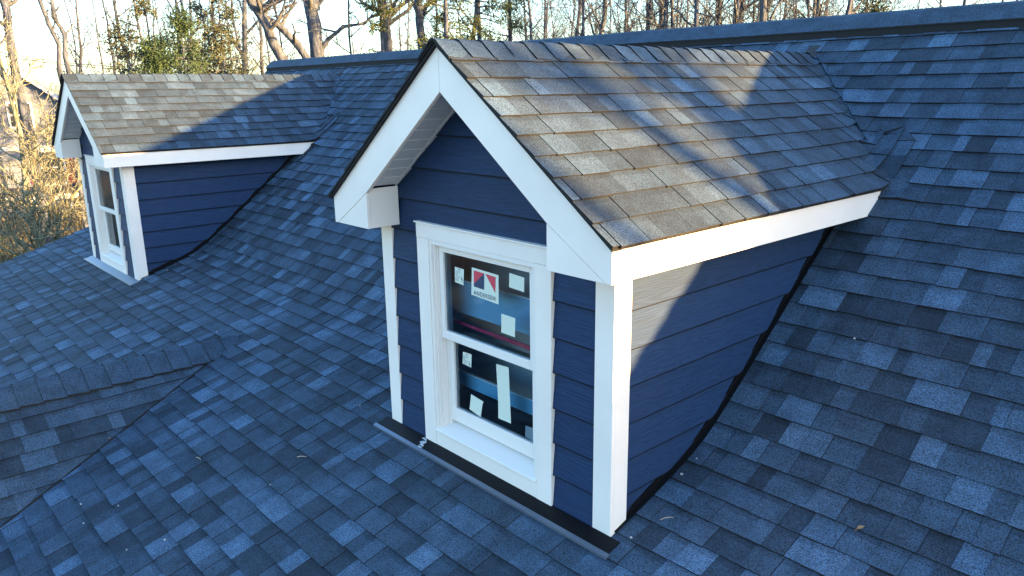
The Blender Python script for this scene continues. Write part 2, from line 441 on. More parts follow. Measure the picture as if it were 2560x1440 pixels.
def make_dormer(D, label, stickers, seed, floors):
    rng = random.Random(seed)
    # --- walls (the part itself): fibre cement boards on front and sides
    mb = MB()
    def fy(z, za, zb): return .001+.018*(z-za)/(zb-za)
    def fboard(z0, z1, za, zb, xa0, xb0, xa1, xb1, c):
        y0, y1 = fy(z0, za, zb), fy(z1, za, zb)
        mb.face([(xa0, y0, z0), (xb0, y0, z0), (xb1, y1, z1), (xa1, y1, z1)], 0, c)
        mb.face([(xa0, .03, z0), (xb0, .03, z0), (xb0, y0, z0), (xa0, y0, z0)], 0, (.006, .008, .014))  # underside coloured near black to deepen the shade below the board
        if abs(z0-za) < 1e-6: mb.face([(xa0, y0+.001, z0-.006), (xb0, y0+.001, z0-.006), (xb0, y0-.0005, z0+.0005), (xa0, y0-.0005, z0+.0005)], 0, (.006, .008, .014))  # lap shadow line painted along the board's lower edge
    for i in range(len(LAPS)-1):
        za, zb = LAPS[i], LAPS[i+1]; c = navy(rng)
        segs = [(za, zb)]
        for cut in (0.0, 1.36):
            segs = [s for z0, z1 in segs for s in (([(z0, cut), (cut, z1)]) if z0 < cut < z1 else [(z0, z1)])]
        for z0, z1 in segs:
            if z1 <= 0: continue
            if z1 <= 1.361:
                fboard(z0, z1, za, zb, -.84, -.5, -.84, -.5, c); fboard(z0, z1, za, zb, .5, .84, .5, .84, c)
            else:
                def xw(z): return min(.93, max(.005, (ZI+.06-z)/MD)) if z > ZBOX-.1 else .93
                if z0 > ZI+.05: continue
                fboard(z0, z1, za, zb, -xw(z0), xw(z0), -xw(z1), xw(z1), c)
    # side boards
    for sx in (1, -1):
        for i in range(1, len(LAPS)-1):
            za, zb = LAPS[i], LAPS[i+1]
            if za > ZE+.03: break
            c = navy(rng); y = .119
            while y < 2.35:
                y1 = y+.035
                b0 = max(za, H(y)+.045); b1 = max(za, H(y1)+.045)
                if min(b0, b1) >= zb: break
                b0 = min(b0, zb); b1 = min(b1, zb)
                def X(z): return sx*(Wd-.002-.018*(z-za)/(zb-za))
                mb.face([(X(b0), y, b0), (X(b1), y1, b1), (X(zb), y1, zb), (X(zb), y, zb)], 1, c)
                if abs(b0-za) < 1e-6 and abs(b1-za) < 1e-6: mb.face([(X(b0)-sx*.001, y, b0-.006), (X(b1)-sx*.001, y1, b1-.006), (X(b1)+sx*.0005, y1, b1+.0005), (X(b0)+sx*.0005, y, b0+.0005)], 1, (.006, .008, .014))  # painted lap shadow line, as on the front boards
                mb.face([(X(b0), y, b0), (X(b1), y1, b1), (sx*(Wd-.03), y1, b1), (sx*(Wd-.03), y, b0)], 1, (.006, .008, .014))  # side board underside, shade put into its near black colour
                y = y1
    # lowest sliver under z=0 on the sides
    d = mb.build('dormer', [M_SIDX, M_SIDY]); d.parent = house; d.location = (-D, 0, 4.6); d['label'] = label
    P = lambda mbx, name, m, **k: mbx.build(name, m, d, **k)
    # sheathing behind the boards (with the window hole)
    mb = MB()
    mb.box(-.93, -.44, .02, .05, -.15, 1.36); mb.box(.44, .93, .02, .05, -.15, 1.36); mb.box(-.44, .44, .02, .05, -.15, .08)
    mb.prism([(-.93, .02, 1.3601), (.93, .02, 1.3601), (.93, .02, 1.55), (.1, .02, 2.17), (-.1, .02, 2.17), (-.93, .02, 1.55)], (0, .03, 0))
    for sx in (-1, 1):
        x0, x1 = sorted((sx*.918, sx*.89))
        mb.prism([(x0, .0501, -.1), (x0, .0501, 1.45), (x0, 2.3, 1.45), (x0, .74, .12)], (x1-x0, 0, 0))
    P(mb, 'sheathing', M_WRAP)
    # corner boards
    for sx in (1, -1):
        mb = MB()
        a, b = sx*(Wd-.113), sx*Wd; x0, x1 = min(a, b), max(a, b)
        mb.prism([(x0, 0, -.002), (x1, 0, -.002), (x1, 0, 1.335), (x0, 0, 1.335)], (0, .024, 0))
        xs = sorted((sx*(Wd-.0005), sx*(Wd-.024)))
        mb.prism([(xs[0], .0243, .002), (xs[0], .121, .034), (xs[0], .121, 1.334), (xs[0], .0243, 1.334)], (xs[1]-xs[0], 0, 0))
        bevel(recalc(P(mb, 'corner_board', M_WHITE)), .0018)
    # black step flashing + base strip
    for sx in (1, -1):
        mb = MB(); y = .03
        while y < 2.3:
            y1 = y+.04
            mb.prism([(sx*(Wd-.02), y, H(y)-.01), (sx*(Wd-.02), y1, H(y1)-.01), (sx*(Wd-.02), y1, H(y1)+.055), (sx*(Wd-.02), y, H(y)+.055)], (sx*.009, 0, 0))
            mb.face([(sx*(Wd-.011), y, H(y)+.022), (sx*(Wd-.011), y1, H(y1)+.022), (sx*(Wd+.014), y1, H(y1)+.017), (sx*(Wd+.014), y, H(y)+.017)])
            y = y1
        recalc(P(mb, 'step_flashing', M_BLACK))
    mb = MB()
    mb.box(-.915, .955, -.003, .02, -.03, -.004)
    def lz(y): return H(y)+.018
    ya, yb_, yc = -.002, -.086, -.104
    mb.prism([(-.99, ya, lz(ya)), (1.0, ya, lz(ya)), (1.0, yb_, lz(yb_)), (-.99, yb_, lz(yb_))], (0, 0, -.01))
    fl = P(mb, 'flashing', M_BLACK if stickers else M_LIP); recalc(fl)
    mb = MB()
    mb.prism([(-1.0, yb_-.0005, lz(yb_)+.003), (1.01, yb_-.0005, lz(yb_)+.003), (1.01, yc-.006, lz(yc)+.002), (-1.0, yc-.006, lz(yc)+.002)], (0, 0, -.014))
    recalc(P(mb, 'flashing_lip', M_LIP if stickers else M_PALEMET))
    if stickers:
        mb = MB(); r2 = random.Random(4)
        for k in range(26):
            x = -.527+r2.gauss(0, .014)+(-.002); y = -.05+r2.gauss(0, .022); s = r2.uniform(.003, .008)
            z = lz(y)
            mb.prism([(x-s, y-s, z), (x+s, y-s*.6, z), (x+s*.7, y+s, z), (x-s*.8, y+s*.8, z)], (0, 0, r2.uniform(.002, .006)))
        P(mb, 'sealant', mat('sealant', (.45, .5, .55), .3))
    # rake boards, two mitred halves + corner return faces
    t = .024
    for sx in (1, -1):
        mb = MB(); g = .0012
        # parallel board: outer edge from apex to bottom corner, inner edge parallel
        poly = [(sx*g, -OV, ZA), (sx*(WF), -OV, ZF), (sx*(WF), -OV, ZE), (sx*(WF-.001-(ZBOX-ZE)/MD*.9), -OV, ZE+(ZBOX-ZE)*.9+.0), (sx*(WF-BX), -OV, ZBOX), (sx*g, -OV, ZI)]
        # mitre cut: keep the sloping band; its lower edge runs from the box corner to the bottom corner
        poly = [(sx*g, -OV, ZA-g), (sx*WF, -OV, ZF), (sx*WF, -OV, ZE+.0), (sx*(WF-.03), -OV, ZE), (sx*(WF-BX), -OV, ZBOX), (sx*g, -OV, ZI)]
        mb.prism(poly, (0, t, 0)); bevel(recalc(P(mb, 'rake_board', M_WHITE)), .0015)
        mb = MB()
        poly = [(sx*(WF-BX), -OV+.0006, ZBOX-.003), (sx*(WF-.034), -OV+.0006, ZE), (sx*(WF-BX), -OV+.0006, ZE)]
        mb.prism(poly, (0, t-.001, 0))
        # inner side of the boxed return and its underside
        xa = sx*(WF-BX); xb = sx*(WF-BX+.012)
        x0, x1 = min(xa, xb), max(xa, xb)
        mb.box(x0, x1, -OV+t+.0005, -.0005, ZE+.001, ZBOX+.02)
        xo = sx*(WF-.026); x0, x1 = min(xb, xo), max(xb, xo)
        mb.box(x0, x1, -OV+t+.0005, -.0005, ZE+.002, ZE+.014)
        bevel(recalc(P(mb, 'cornice_return', M_WHITE)), .0015)
    # eave fascias and side soffits
    for sx in (1, -1):
        mb = MB(); xa = sx*(WF-.0004); poly = [(xa, -OV+t+.0004, ZE), (xa, 2.138, ZE), (xa, 2.33, ZF), (xa, -OV+t+.0004, ZF)]
        mb.prism(poly, (-sx*.022, 0, 0)); bevel(recalc(P(mb, 'fascia', M_WHITE)), .0015)
        mb = MB(); x0, x1 = sorted((sx*(Wd-.012), sx*(WF-.024)))
        mb.box(x0, x1, .0, 2.15, ZE+.006, ZE+.014)
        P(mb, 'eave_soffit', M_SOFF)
    # raking soffits: grooved vinyl planks
    for sx in (1, -1):
        mb = MB(); off = .03
        x_out = WF-BX+.013; x_in = .004; n = int((x_out-x_in)*dL/.098)+1
        for k in range(n):
            xa = x_out-(x_out-x_in)*k/n; xb = x_out-(x_out-x_in)*(k+1)/n
            xg = xa-(xa-xb)*.12
            za, zb, zg = [ZI+off-MD*q+.0 for q in (xa, xb, xg)]
            mb.face([(sx*xa, -OV+t+.012, za+.009), (sx*xg, -OV+t+.012, zg+.009), (sx*xg, .02, zg+.009), (sx*xa, .02, za+.009)], 0)
            mb.face([(sx*xg, -OV+t+.012, zg+.009), (sx*xg, -OV+t+.012, zg), (sx*xg, .02, zg), (sx*xg, .02, zg+.009)], 0)
            mb.face([(sx*xg, -OV+t+.012, zg), (sx*xb, -OV+t+.012, zb), (sx*xb, .02, zb), (sx*xg, .02, zg)], 0)
            mb.face([(sx*xb, -OV+t+.012, zb), (sx*xb, -OV+t+.012, zb+.009), (sx*xb, .02, zb+.009), (sx*xb, .02, zb)], 0)
        # J channels on both sides
        for ya, yb2 in ((-OV+t+.0005, -OV+t+.014), (-.012, -.0003)):
            mb.prism([(sx*x_out, ya, ZI+off-MD*x_out-.006), (sx*x_in, ya, ZI+off-MD*x_in-.006), (sx*x_in, ya, ZI+off-MD*x_in+.012), (sx*x_out, ya, ZI+off-MD*x_out+.012)], (0, yb2-ya, 0))
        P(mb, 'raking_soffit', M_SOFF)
    # shingled roof of the dormer
    mb = MB(); XO = WF+.022; ZO = ZA+.018-MD*XO; VD = XO*dL
    for sx in (1, -1):
        def md(u, v, h, sx=sx):
            x = XO-v/dL; z = ZO+v/dL*MD
            nx, nz = MD/dL, 1/dL
            px, pz = x+nx*h, z+nz*h
            zm = H(u)
            lift = (.016 if v < .30 and h > 0 else -.006)+(h if h < 0 else 0)
            zz = smax(pz, zm+lift+(h if (v < .3 and h > 0) else 0), .035) if zm > pz-.5 else pz
            if v > VD-.14: zz = pz if zm < pz+.05 else zz
            return (sx*px, u, zz)
        def u1(v):
            z = ZO+v/dL*MD; y = YB+(z-ZB)/M1
            return y+(.30 if v < EXP else (.15 if v < 2*EXP else .12))
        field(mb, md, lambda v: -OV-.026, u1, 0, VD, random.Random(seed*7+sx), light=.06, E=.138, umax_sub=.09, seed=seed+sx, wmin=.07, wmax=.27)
        # deck
        n = 8
        for k in range(n):
            a = VD*k/n; b = VD*(k+1)/n
            ua, ub = YB+(ZO+a/dL*MD-ZB)/M1, YB+(ZO+b/dL*MD-ZB)/M1
            dk = lambda u, v: (sx*(XO-v/dL), u, ZO+v/dL*MD-.005); mb.face([dk(-OV-.018, a), dk(ua, a), dk(ub, b), dk(-OV-.018, b)], 1, (.01, .01, .01))
    o = P(mb, 'shingle_roof', [M_SH, M_EDGE])
    # black drip edge along rakes and eaves
    mb = MB()
    for sx in (1, -1):
        mb.prism([(sx*(XO-.006), -OV-.02, ZO-.002), (0, -OV-.02, ZA+.012), (0, -OV-.02, ZA+.0006), (sx*(XO-.006), -OV-.02, ZA+.0006-MD*(XO-.006))], (0, .06, 0))
        x0, x1 = sorted((sx*(WF+.0006), sx*(WF+.012)))
        mb.box(x0, x1, -OV-.0, 2.3, ZF-.01, ZF+.008)
    recalc(P(mb, 'drip_edge', M_EDGE))
    # ridge caps
    mb = MB(); rlen = 3.42+OV+.03
    def pfd(s, l, v): return (l, -OV-.034+s, ZA+.026+v+.003*noise.noise(Vector((s*2, seed, 1))))
    sec = lambda h, dd: [(-.125, -.0935+h), (-.06, -.042+h), (-.028, -.014+h), (0, -.004+h), (.028, -.014+h), (.06, -.042+h), (.125+dd, -.0935+h)]
    caps(mb, (rlen-.06, pfd), sec, random.Random(seed+50), E=.142, light=.04)
    # last cap tucked up the main slope
    A = [pfd(rlen-.1, l, v) for l, v in sec(.012, 0)]; Bp = [(p[0]*.35, p[1]+.12, H(p[1]+.12)+.02) for p in A]
    for i in range(len(A)-1): mb.face([A[i], A[i+1], Bp[i+1], Bp[i]], 0, (.03, .034, .04))
    P(mb, 'ridge_cap', [M_SH, M_EDGE])
    # ---- window casing
    mb = MB(); yf = -.010; tb = .028
    mb.box(-.55, -.44, yf, tb, -.002, 1.275); mb.box(.44, .55, yf, tb, -.002, 1.275)
    mb.box(-.5515, .5515, yf-.001, tb, 1.2765, 1.362)
    mb.box(-.556, .556, yf-.014, tb, 1.3625, 1.371)
    mb.box(-.439, .439, yf+.0015, tb, -.002, .100)
    bevel(P(mb, 'window_casing', M_WHITE), .002)
    mb = MB()   # sloped sill
    mb.prism([(-.4385, yf-.009, .101), (-.4385, yf-.009, .114), (-.4385, .125, .165), (-.4385, .125, .101)], (.877, 0, 0))
    bevel(recalc(P(mb, 'window_sill', M_VINYL)), .003)
    # ---- frame with jamb tracks and rounded outer stop
    mb = MB()
    for sx in (-1, 1):
        for a, b, y0, y1 in ((.4385, .418, -.006, .03), (.418, .405, .006, .10), (.405, .3955, .022, .10)):
            x0, x1 = sorted((sx*a, sx*b)); mb.box(x0+.0001, x1-.0001, y0, y1, .115, 1.2755)
        x0, x1 = sorted((sx*.3955, sx*.375)); mb.box(x0+.0001, x1-.0001, .062, .10, .14, 1.24)
    mb.box(-.4384, .4384, -.0065, .022, 1.2485, 1.2758); mb.box(-.4175, .4175, .0225, .10, 1.236, 1.2757)
    bevel(P(mb, 'window_frame', M_VINYL), .003)
    # ---- sashes
    def sash(gx, z0, z1, yfront, depth, top, bot, side, name='sash'):
        mb = MB(); e = .0003
        mb.box(-gx-side, -gx, yfront, yfront+depth, z0-bot, z1+top); mb.box(gx, gx+side, yfront, yfront+depth, z0-bot, z1+top)
        mb.box(-gx+e, gx-e, yfront+e, yfront+depth, z0-bot, z0); mb.box(-gx+e, gx-e, yfront+e, yfront+depth, z1, z1+top)
        o_ = bevel(P(mb, name, M_VINYL), .0025)
        mb = MB(); mb.face([(-gx+.0005, yfront+.014, z0+.0005), (gx-.0005, yfront+.014, z0+.0005), (gx-.0005, yfront+.014, z1-.0005), (-gx+.0005, yfront+.014, z1-.0005)])
        P(mb, 'pane', M_GLASS)
    sash(.358, .742, 1.208, .030, .034, .028, .05, .036)
    sash(.335, .255, .682, .0665, .032, .03, .085, .04)
    # ---- things behind the glass
    mb = MB()
    mb.box(-.8, .8, .5, .52, .05, 1.5); mb.box(-.8, .8, .12, 1.0, .03, .05); mb.box(-.8, -.78, .12, 1.0, .05, 1.5); mb.box(.78, .8, .12, 1.0, .05, 1.5); mb.box(-.8, .8, .12, 1.0, 1.5, 1.52)
    P(mb, 'room', M_DARK if stickers else mat('room_grey', (.10, .11, .12), .9))
    if stickers:
        mb = MB(); mb.box(-.62, .37, .2, .212, .80, 1.0); mb.box(-.62, .37, .1985, .213, 1.0002, 1.006, 1)
        P(mb, 'blue_board', [M_IBLUE, M_IWHITE])
        mb = MB(); mb.box(-.62, .37, .2, .212, .335, .42); mb.box(-.62, .37, .1985, .213, .4202, .426, 1)
        P(mb, 'blue_board', [M_IBLUE, M_IWHITE])
        mb = MB(); mb.prism([(-.5, .16, .762), (.35, .16, .755), (.35, .16, .728), (-.5, .16, .75)], (0, .012, 0)); P(mb, 'magenta_strip', M_MAG)
        mb = MB(); mb.box(-.37, .37, .0995, .19, .665, .697); P(mb, 'beige_rail', M_BEIGE)
        mb = MB()
        for k in range(8): mb.box(-.03+k*.007, -.024+k*.007, .102, .135, .6975, .706+.006*math.sin(k*1.3))
        mb.box(-.035, .03, .108, .13, .6972, .703); P(mb, 'sash_lock', M_LOCK)
        # stickers on the glass
        yU, yL = .0438, .0802
        def st(pts, y, m, dy=0, name='sticker', th=.0006):
            mb = MB(); mb.prism([(x, y-dy, z) for x, z in pts], (0, -th, 0)); return recalc(P(mb, name, m))
        st([(-.266, 1.135), (-.185, 1.133), (-.192, 1.041), (-.269, 1.047)], yU, M_PAPER)
        # printed sticker: paper, emblem and lettering in one mesh
        mb = MB()
        def lay(pts, dy, mi): mb.prism([(x, yU-dy, z) for x, z in pts], (0, -.0005, 0), mi)
        lay([(-.114, 1.157), (.107, 1.150), (.103, .990), (-.125, 1.001)], 0, 0)
        lay([(-.098, 1.143), (-.009, 1.140), (-.100, 1.066)], .0008, 1)
        lay([(-.009, 1.1395), (-.013, 1.048), (-.101, 1.052), (-.1008, 1.0655)], .0008, 2)
        lay([(.000, 1.140), (.085, 1.136), (.079, 1.048)], .0008, 1)
        cu = bpy.data.curves.new('t', 'FONT'); cu.body = 'ANDERSEN'; cu.size = .036; cu.space_character = 1.22; cu.align_x = 'CENTER'; cu.offset = .0006
        to = bpy.data.objects.new('t', cu); C.objects.link(to)
        dg = bpy.context.evaluated_depsgraph_get(); tm = bpy.data.meshes.new_from_object(to.evaluated_get(dg))
        xs = [v.co.x for v in tm.vertices]; sc = .182/(max(xs)-min(xs))
        for pl in tm.polygons:
            mb.face([(tm.vertices[i].co.x*sc-.011, yU-.0016, 1.006+tm.vertices[i].co.y*sc*1.05-.02*(tm.vertices[i].co.x*sc)) for i in pl.vertices], 3)
        bpy.data.objects.remove(to); bpy.data.curves.remove(cu); bpy.data.meshes.remove(tm)
        o = P(mb, 'printed_sticker', [M_PAPER, M_RED, M_NAVY, M_INK]); o['label'] = 'square sticker with red and navy triangles above lettering ANDERSEN'
        st([(.193, 1.177), (.306, 1.172), (.303, 1.095), (.189, 1.101)], yU, M_PAPER)
        st([(.125, .944), (.233, .942), (.229, .837), (.121, .839)], yU, M_PAPER)
        st([(-.263, .624), (-.184, .628), (-.191, .545), (-.270, .550)], yL, M_PAPER)
        st([(.031, .627), (.134, .634), (.140, .47), (.146, .309), (.040, .306), (.042, .40)], yL, M_PAPER)
        st([(-.199, .379), (-.088, .366), (-.098, .345), (-.116, .262), (-.218, .279)], yL, M_PAPER)
        # small printing on the two tags
        for (x0, z1, y) in ((-.262, 1.128, yU), (-.263, .618, yL)):
            mb = MB(); r3 = random.Random(2)
            mb.box(x0+.028, x0+.045, y-.0012, y-.0008, z1-.006, z1-.001)
            for k in range(9):
                zz = z1-.014-k*.0068; wv = r3.uniform(.02, .045); mb.box(x0+.002-.0006*k, x0+.002+wv-.0006*k, y-.0012, y-.0008, zz-.0016, zz)
            for k in range(14):
                a = x0+.048+r3.uniform(0, .016); b = z1-.04-r3.uniform(0, .034); mb.box(a, a+.005, y-.0012, y-.0008, b, b+.003)
            P(mb, 'printing', M_INK)
        st([(.264, .336), (.328, .342), (.328, .262), (.261, .272)], yL, mat('faint_etching', (.10, .16, .2), .6))
    else:
        mb = MB()
        mb.box(-.33, -.10, .4, .42, .3, 1.2); mb.box(-.02, .3, .6, .62, .1, 1.1)
        P(mb, 'curtain', mat('pale_curtain', (.35, .4, .42), .8))
        mb = MB(); mb.box(-.37, .37, .0995, .16, .68, .70); P(mb, 'inner_rail', M_VINYL)
    return d
make_dormer(0, 'nearer gabled dormer, stickers on its window and dappled sun on its roof', True, 1, 0)
make_dormer(7.167, 'farther gabled dormer at left, its roof tan in full sun', False, 2, 0)

# ------------------------------------------------------------------ litter on the roof
M_LEAF = mat('dry_leaf', (.35, .2, .09), .8); M_SEED = mat('pale_seed', (.45, .42, .38), .7); M_TWIG = mat('dry_twig', (.5, .38, .28), .8)
def roof_z(x, y): return H(y)+.013
litter = [(-1.257, -1.3915, 'seed'), (-1.3966, -1.567, 'seed'), (-2.19, -1.624, 'seed'), (-1.949, -1.667, 'seed'), (-1.9, -1.469, 'seed'),
          (-3.6985, -.078, 'seed'), (-3.441, -.0745, 'seed'), (-1.295, -.03, 'seed'), (-1.109, -.793, 'seed'), (1.393, 1.424, 'seed'), (1.0275, .05, 'seed'),
          (-6.17, .42, 'seed'), (-6.12, .62, 'seed'), (-6.10, .30, 'seed'), (.99, .62, 'seed'), (.985, .50, 'seed')]
def slopeframe(y):
    dz = (H(y+.01)-H(y-.01))/.02; return math.atan(dz)
for i, (x, y, k) in enumerate(litter):
    mb = MB(); r3 = random.Random(i); s = r3.uniform(.0035, .006); n = 7
    top = [(s*1.4*math.cos(2*PI*a/n)*r3.uniform(.8, 1.2), s*math.sin(2*PI*a/n)*r3.uniform(.8, 1.2)) for a in range(n)]
    mb.prism([(a, b, 0) for a, b in top], (0, 0, .004))
    o = mb.build('seed_husk', M_SEED); o.location = (x, y, roof_z(x, y)); o.rotation_euler = (slopeframe(y), 0, 0)
    tag(o, 'tiny pale seed husk lying on the dark blue shingles', 'seed husk', 'pale seed husks scattered over the roof')
tw = [(1.10, .232, .075, 1.15, 'thin pale straight twig on shingles right of the nearer dormer corner', .0016),
      (-1.866, -.952, .06, .2, 'short curved pale twig on the shallow roof beside the dark valley', .0022),
      (-1.170, -.543, .06, .95, 'short reddish twig on the shingles below the nearer dormer flashing', .0022)]
for x, y, L, a, lab, rr in tw:
    mb = MB(); mb.tube([(-L/2, 0, 0), (-L/6, .003, .003), (L/6, .002, .002), (L/2, -.004, 0)], [rr, rr*1.2, rr, rr*.6], 5)
    o = mb.build('twig', M_TWIG); o.location = (x, y, roof_z(x, y)+.002); o.rotation_euler = (slopeframe(y)*.8, 0, a); tag(o, lab, 'twig')
# the leaf
mb = MB(); Lf = .034
pts = [(0, -Lf/2), (.011, -.005), (.013, .006), (.004, Lf/2), (-.007, .008), (-.011, -.004)]
mb.prism([(a, b, .004+.3*abs(a)) for a, b in pts], (0, 0, .0012)); mb.tube([(0, -Lf/2, .003), (.002, -Lf/2-.012, .004)], [.0012, .0008], 4)
o = mb.build('leaf', M_LEAF); o.location = (1.851, .605, roof_z(0, .605)); o.rotation_euler = (slopeframe(.6), 0, -.6)
tag(o, 'small dry tan leaf lying alone on the shingles at lower right', 'leaf')
o2 = o.copy(); C.objects.link(o2); o2.location = (-2.83, -1.262, roof_z(0, -1.262)+.008); o2.rotation_euler = (slopeframe(-1.2), 0, -1.0)
tag(o2, 'small dry leaf caught in the dark valley of the cross gable', 'leaf')

# ------------------------------------------------------------------ ground
GZ0 = -4.6
def azdir(px, py=221.0):
    d = fwd+rt*((px-1280)/FPX)-upv*((py-720)/FPX); L = math.hypot(d.x, d.y); return Vector((d.x/L, d.y/L, 0)), d.z/L
def at(px, dist, py=None):
    a, s = azdir(px); p = Vector((CAM.x, CAM.y, 0))+a*dist; return Vector((p.x, p.y, gz(p.x, p.y)))
def gz(x, y):
    r = math.hypot(x, y); k = min(1, max(0, (r-14)/30))
    return GZ0+k*(.8*noise.noise(Vector((x*.03, y*.03, 0)))+.25*noise.noise(Vector((x*.12, y*.12, 3))))
mb = MB(); N = 90
def gcoord(i):
    t = i/N*2-1; return (abs(t)**2.6)*(1 if t > 0 else -1)*900
gi = {}
for i in range(N+1):
    for j in range(N+1):
        x, y = gcoord(i)-20, gcoord(j)+15; gi[i, j] = mb.vt(x, y, gz(x, y))
for i in range(N):
    for j in range(N): mb.idx((gi[i, j], gi[i+1, j], gi[i+1, j+1], gi[i, j+1]))
mg = bark_mat('leaf_litter', (.05, .038, .025), (.15, .115, .07), 1.4)
g = mb.build('ground', mg, smooth=True); g['kind'] = 'structure'

# ------------------------------------------------------------------ trees
BK_GREY = bark_mat('grey_bark', (.035, .043, .058), (.085, .10, .135), 6)
BK_TAN = bark_mat('tan_bark', (.042, .047, .056), (.10, .112, .135), 6)
BK_LICH = bark_mat('lichen_bark', (.10, .105, .075), (.25, .255, .185), 8)
BK_TWIG = bark_mat('twig_bark', (.045, .048, .052), (.10, .108, .118), 5)
def leafmat(name, c1, c2):
    m = bark_mat(name, c1, c2, 1.3); m.node_tree.nodes['Principled BSDF'].inputs['Roughness'].default_value = .6; return m
LF_CEDAR = leafmat('cedar_foliage', (.03, .045, .014), (.085, .10, .03)); LF_DARK = leafmat('dark_foliage', (.02, .04, .022), (.05, .08, .035))
LF_PINE = leafmat('thin_pine_foliage', (.03, .042, .022), (.075, .08, .045)); LF_IVY = leafmat('ivy_foliage', (.025, .05, .012), (.09, .13, .03))

def rvec(rng): return Vector((rng.gauss(0, 1), rng.gauss(0, 1), rng.gauss(0, 1)))
def branch(mb, rng, p, d, L, r, lvl, maxlvl, segs, kids, upb=.12, wob=.16, rmin=.006, spread=.9, tips=None):
    pts = [p.copy()]; rad = [r]; q = p.copy(); d = d.normalized()
    for k in range(segs):
        d = (d+rvec(rng)*wob+Vector((0, 0, upb))).normalized(); q = q+d*(L/segs)
        pts.append(q.copy()); rad.append(max(rmin, r*(1-.8*(k+1)/segs)))
    mb.tube(pts, rad, 6 if r > .08 else (4 if r > .025 else 3), cap=False)
    if tips is not None and lvl >= maxlvl-1: tips.extend(pts[1:])
    if lvl >= maxlvl: return
    for k in range(kids[lvl]):
        t = rng.uniform(.25, 1)*segs; i = min(int(t), segs-1); f = t-i
        bp = pts[i].lerp(pts[i+1], f); br = rad[i]*(1-f)+rad[i+1]*f
        ax = (pts[i+1]-pts[i]).normalized(); side = ax.cross(rvec(rng)).normalized()
        nd = (ax*(1-spread*.5)+side*spread*rng.uniform(.6, 1.1)).normalized()
        branch(mb, rng, bp, nd, L*rng.uniform(.35, .62), min(br*.7, r*.55), lvl+1, maxlvl, max(3, segs-1), kids, upb*.8, wob*1.15, rmin, spread, tips)

def bare_tree(seed, height, r0, limbs=12, first=.28, path=None, kids=(0, 5, 4, 3), maxlvl=3, lean=(0, 0), limb_len=.3, crown_bias=1.0, rmin=.007, wob=.03, upb=.14):
    """returns (trunk MB, crown MB) standing at the origin"""
    rng = random.Random(seed); tr = MB(); cr = MB()
    n = 11; pts = []; rad = []
    if path: 
        pts = [Vector(p[:3]) for p in path]; rad = [p[3] for p in path]
    else:
        x = y = 0
        for k in range(n+1):
            t = k/n; pts.append(Vector((x+lean[0]*t*height, y+lean[1]*t*height, t*height))); rad.append(max(.015, r0*(1-.85*t)*(1.25 if k == 0 else 1)))
            x += rng.gauss(0, wob*height*.25); y += rng.gauss(0, wob*height*.25)
    tr.tube(pts, rad, 9)
    for k in range(limbs):
        t = (first+(1-first)*((k+.5*rng.random())/limbs)**crown_bias); tt = t*(len(pts)-1); i = min(int(tt), len(pts)-2); f = tt-i
        p = pts[i].lerp(pts[i+1], f); r = (rad[i]*(1-f)+rad[i+1]*f)
        a = rng.uniform(0, 2*PI); d = Vector((math.cos(a), math.sin(a), rng.uniform(.3, 1.0)))
        L = height*limb_len*(1.15-t*.75)*rng.uniform(.6, 1.15)
        branch(cr, rng, p, d, L, min(r*.5, .12), 1, maxlvl, 5, kids, upb=upb, rmin=rmin)
    return tr, cr
def place(name, label, cat, loc, tr, cr, mt, mc, group=None, rz=0, extra=None, fol=None):
    e = empty(name, loc, rz); tag(e, label, cat, group)
    a = tr.build('trunk', mt, e, smooth=True) if tr else None
    b = cr.build('crown', mc, e, smooth=True) if cr else None
    if fol: fol[0].build('foliage', fol[1], b or e)
    return e
def dup(root, loc, rz, sc=1, label=None):
    r = root.copy(); C.objects.link(r); r.location = loc; r.rotation_euler = (0, 0, rz); r.scale = (sc, sc, sc)
    if label: r['label'] = label
    for ch in list(root.children):
        c = ch.copy(); C.objects.link(c); c.parent = r
        for g_ in ch.children:
            d_ = g_.copy(); C.objects.link(d_); d_.parent = c
    return r

# ---- distant bare wood along the ridge and behind the farther dormer
G_ROW = 'slender bare trees of the far wood behind the roofs'
LAB_ROW = 'slender leafless tree standing in the far wood behind the roof ridge'
protos = []
for s, (h, r0, lm) in enumerate([(17, .17, 16), (19, .22, 18), (15, .12, 14), (18, .15, 16), (16, .2, 15)]):
    tr, cr = bare_tree(100+s, h, r0, limbs=lm, first=.25, kids=(0, 6, 4, 3), lean=(random.Random(s).uniform(-.06, .06), 0), limb_len=.24, rmin=.009)
    protos.append((tr, cr))
protoobj = []
rr = random.Random(77)
row = []
for px in list(range(1330, 2120, 13))+[2180, 2240, 2310, 2400, 2480, 2540]: row.append((px+rr.uniform(-12, 12), rr.uniform(30, 75)))
for px in (203, 262, 285, 322, 345, 372, 402, 440, 462, 505, 540, 575, 602, 640, 668, 880, 985, 1015, 1140, 1180, 1260): row.append((px+rr.uniform(-6, 6), rr.uniform(38, 75)))
for px in list(range(-500, -60, 62))+list(range(180, 1400, 55)): row.append((px+rr.uniform(-25, 25), rr.uniform(75, 110)))
for i, (px, dist) in enumerate(row):
    k = i % len(protos); loc = at(px, dist); loc.z -= .3
    if k >= len(protoobj):
        e = place('bare_tree', LAB_ROW, 'tree', loc, protos[k][0], protos[k][1], BK_TAN if k % 2 else BK_GREY, BK_TWIG, G_ROW, rr.uniform(0, 6.28)); protoobj.append(e)
    else: dup(protoobj[k], loc, rr.uniform(0, 6.28), rr.uniform(.8, 1.15))

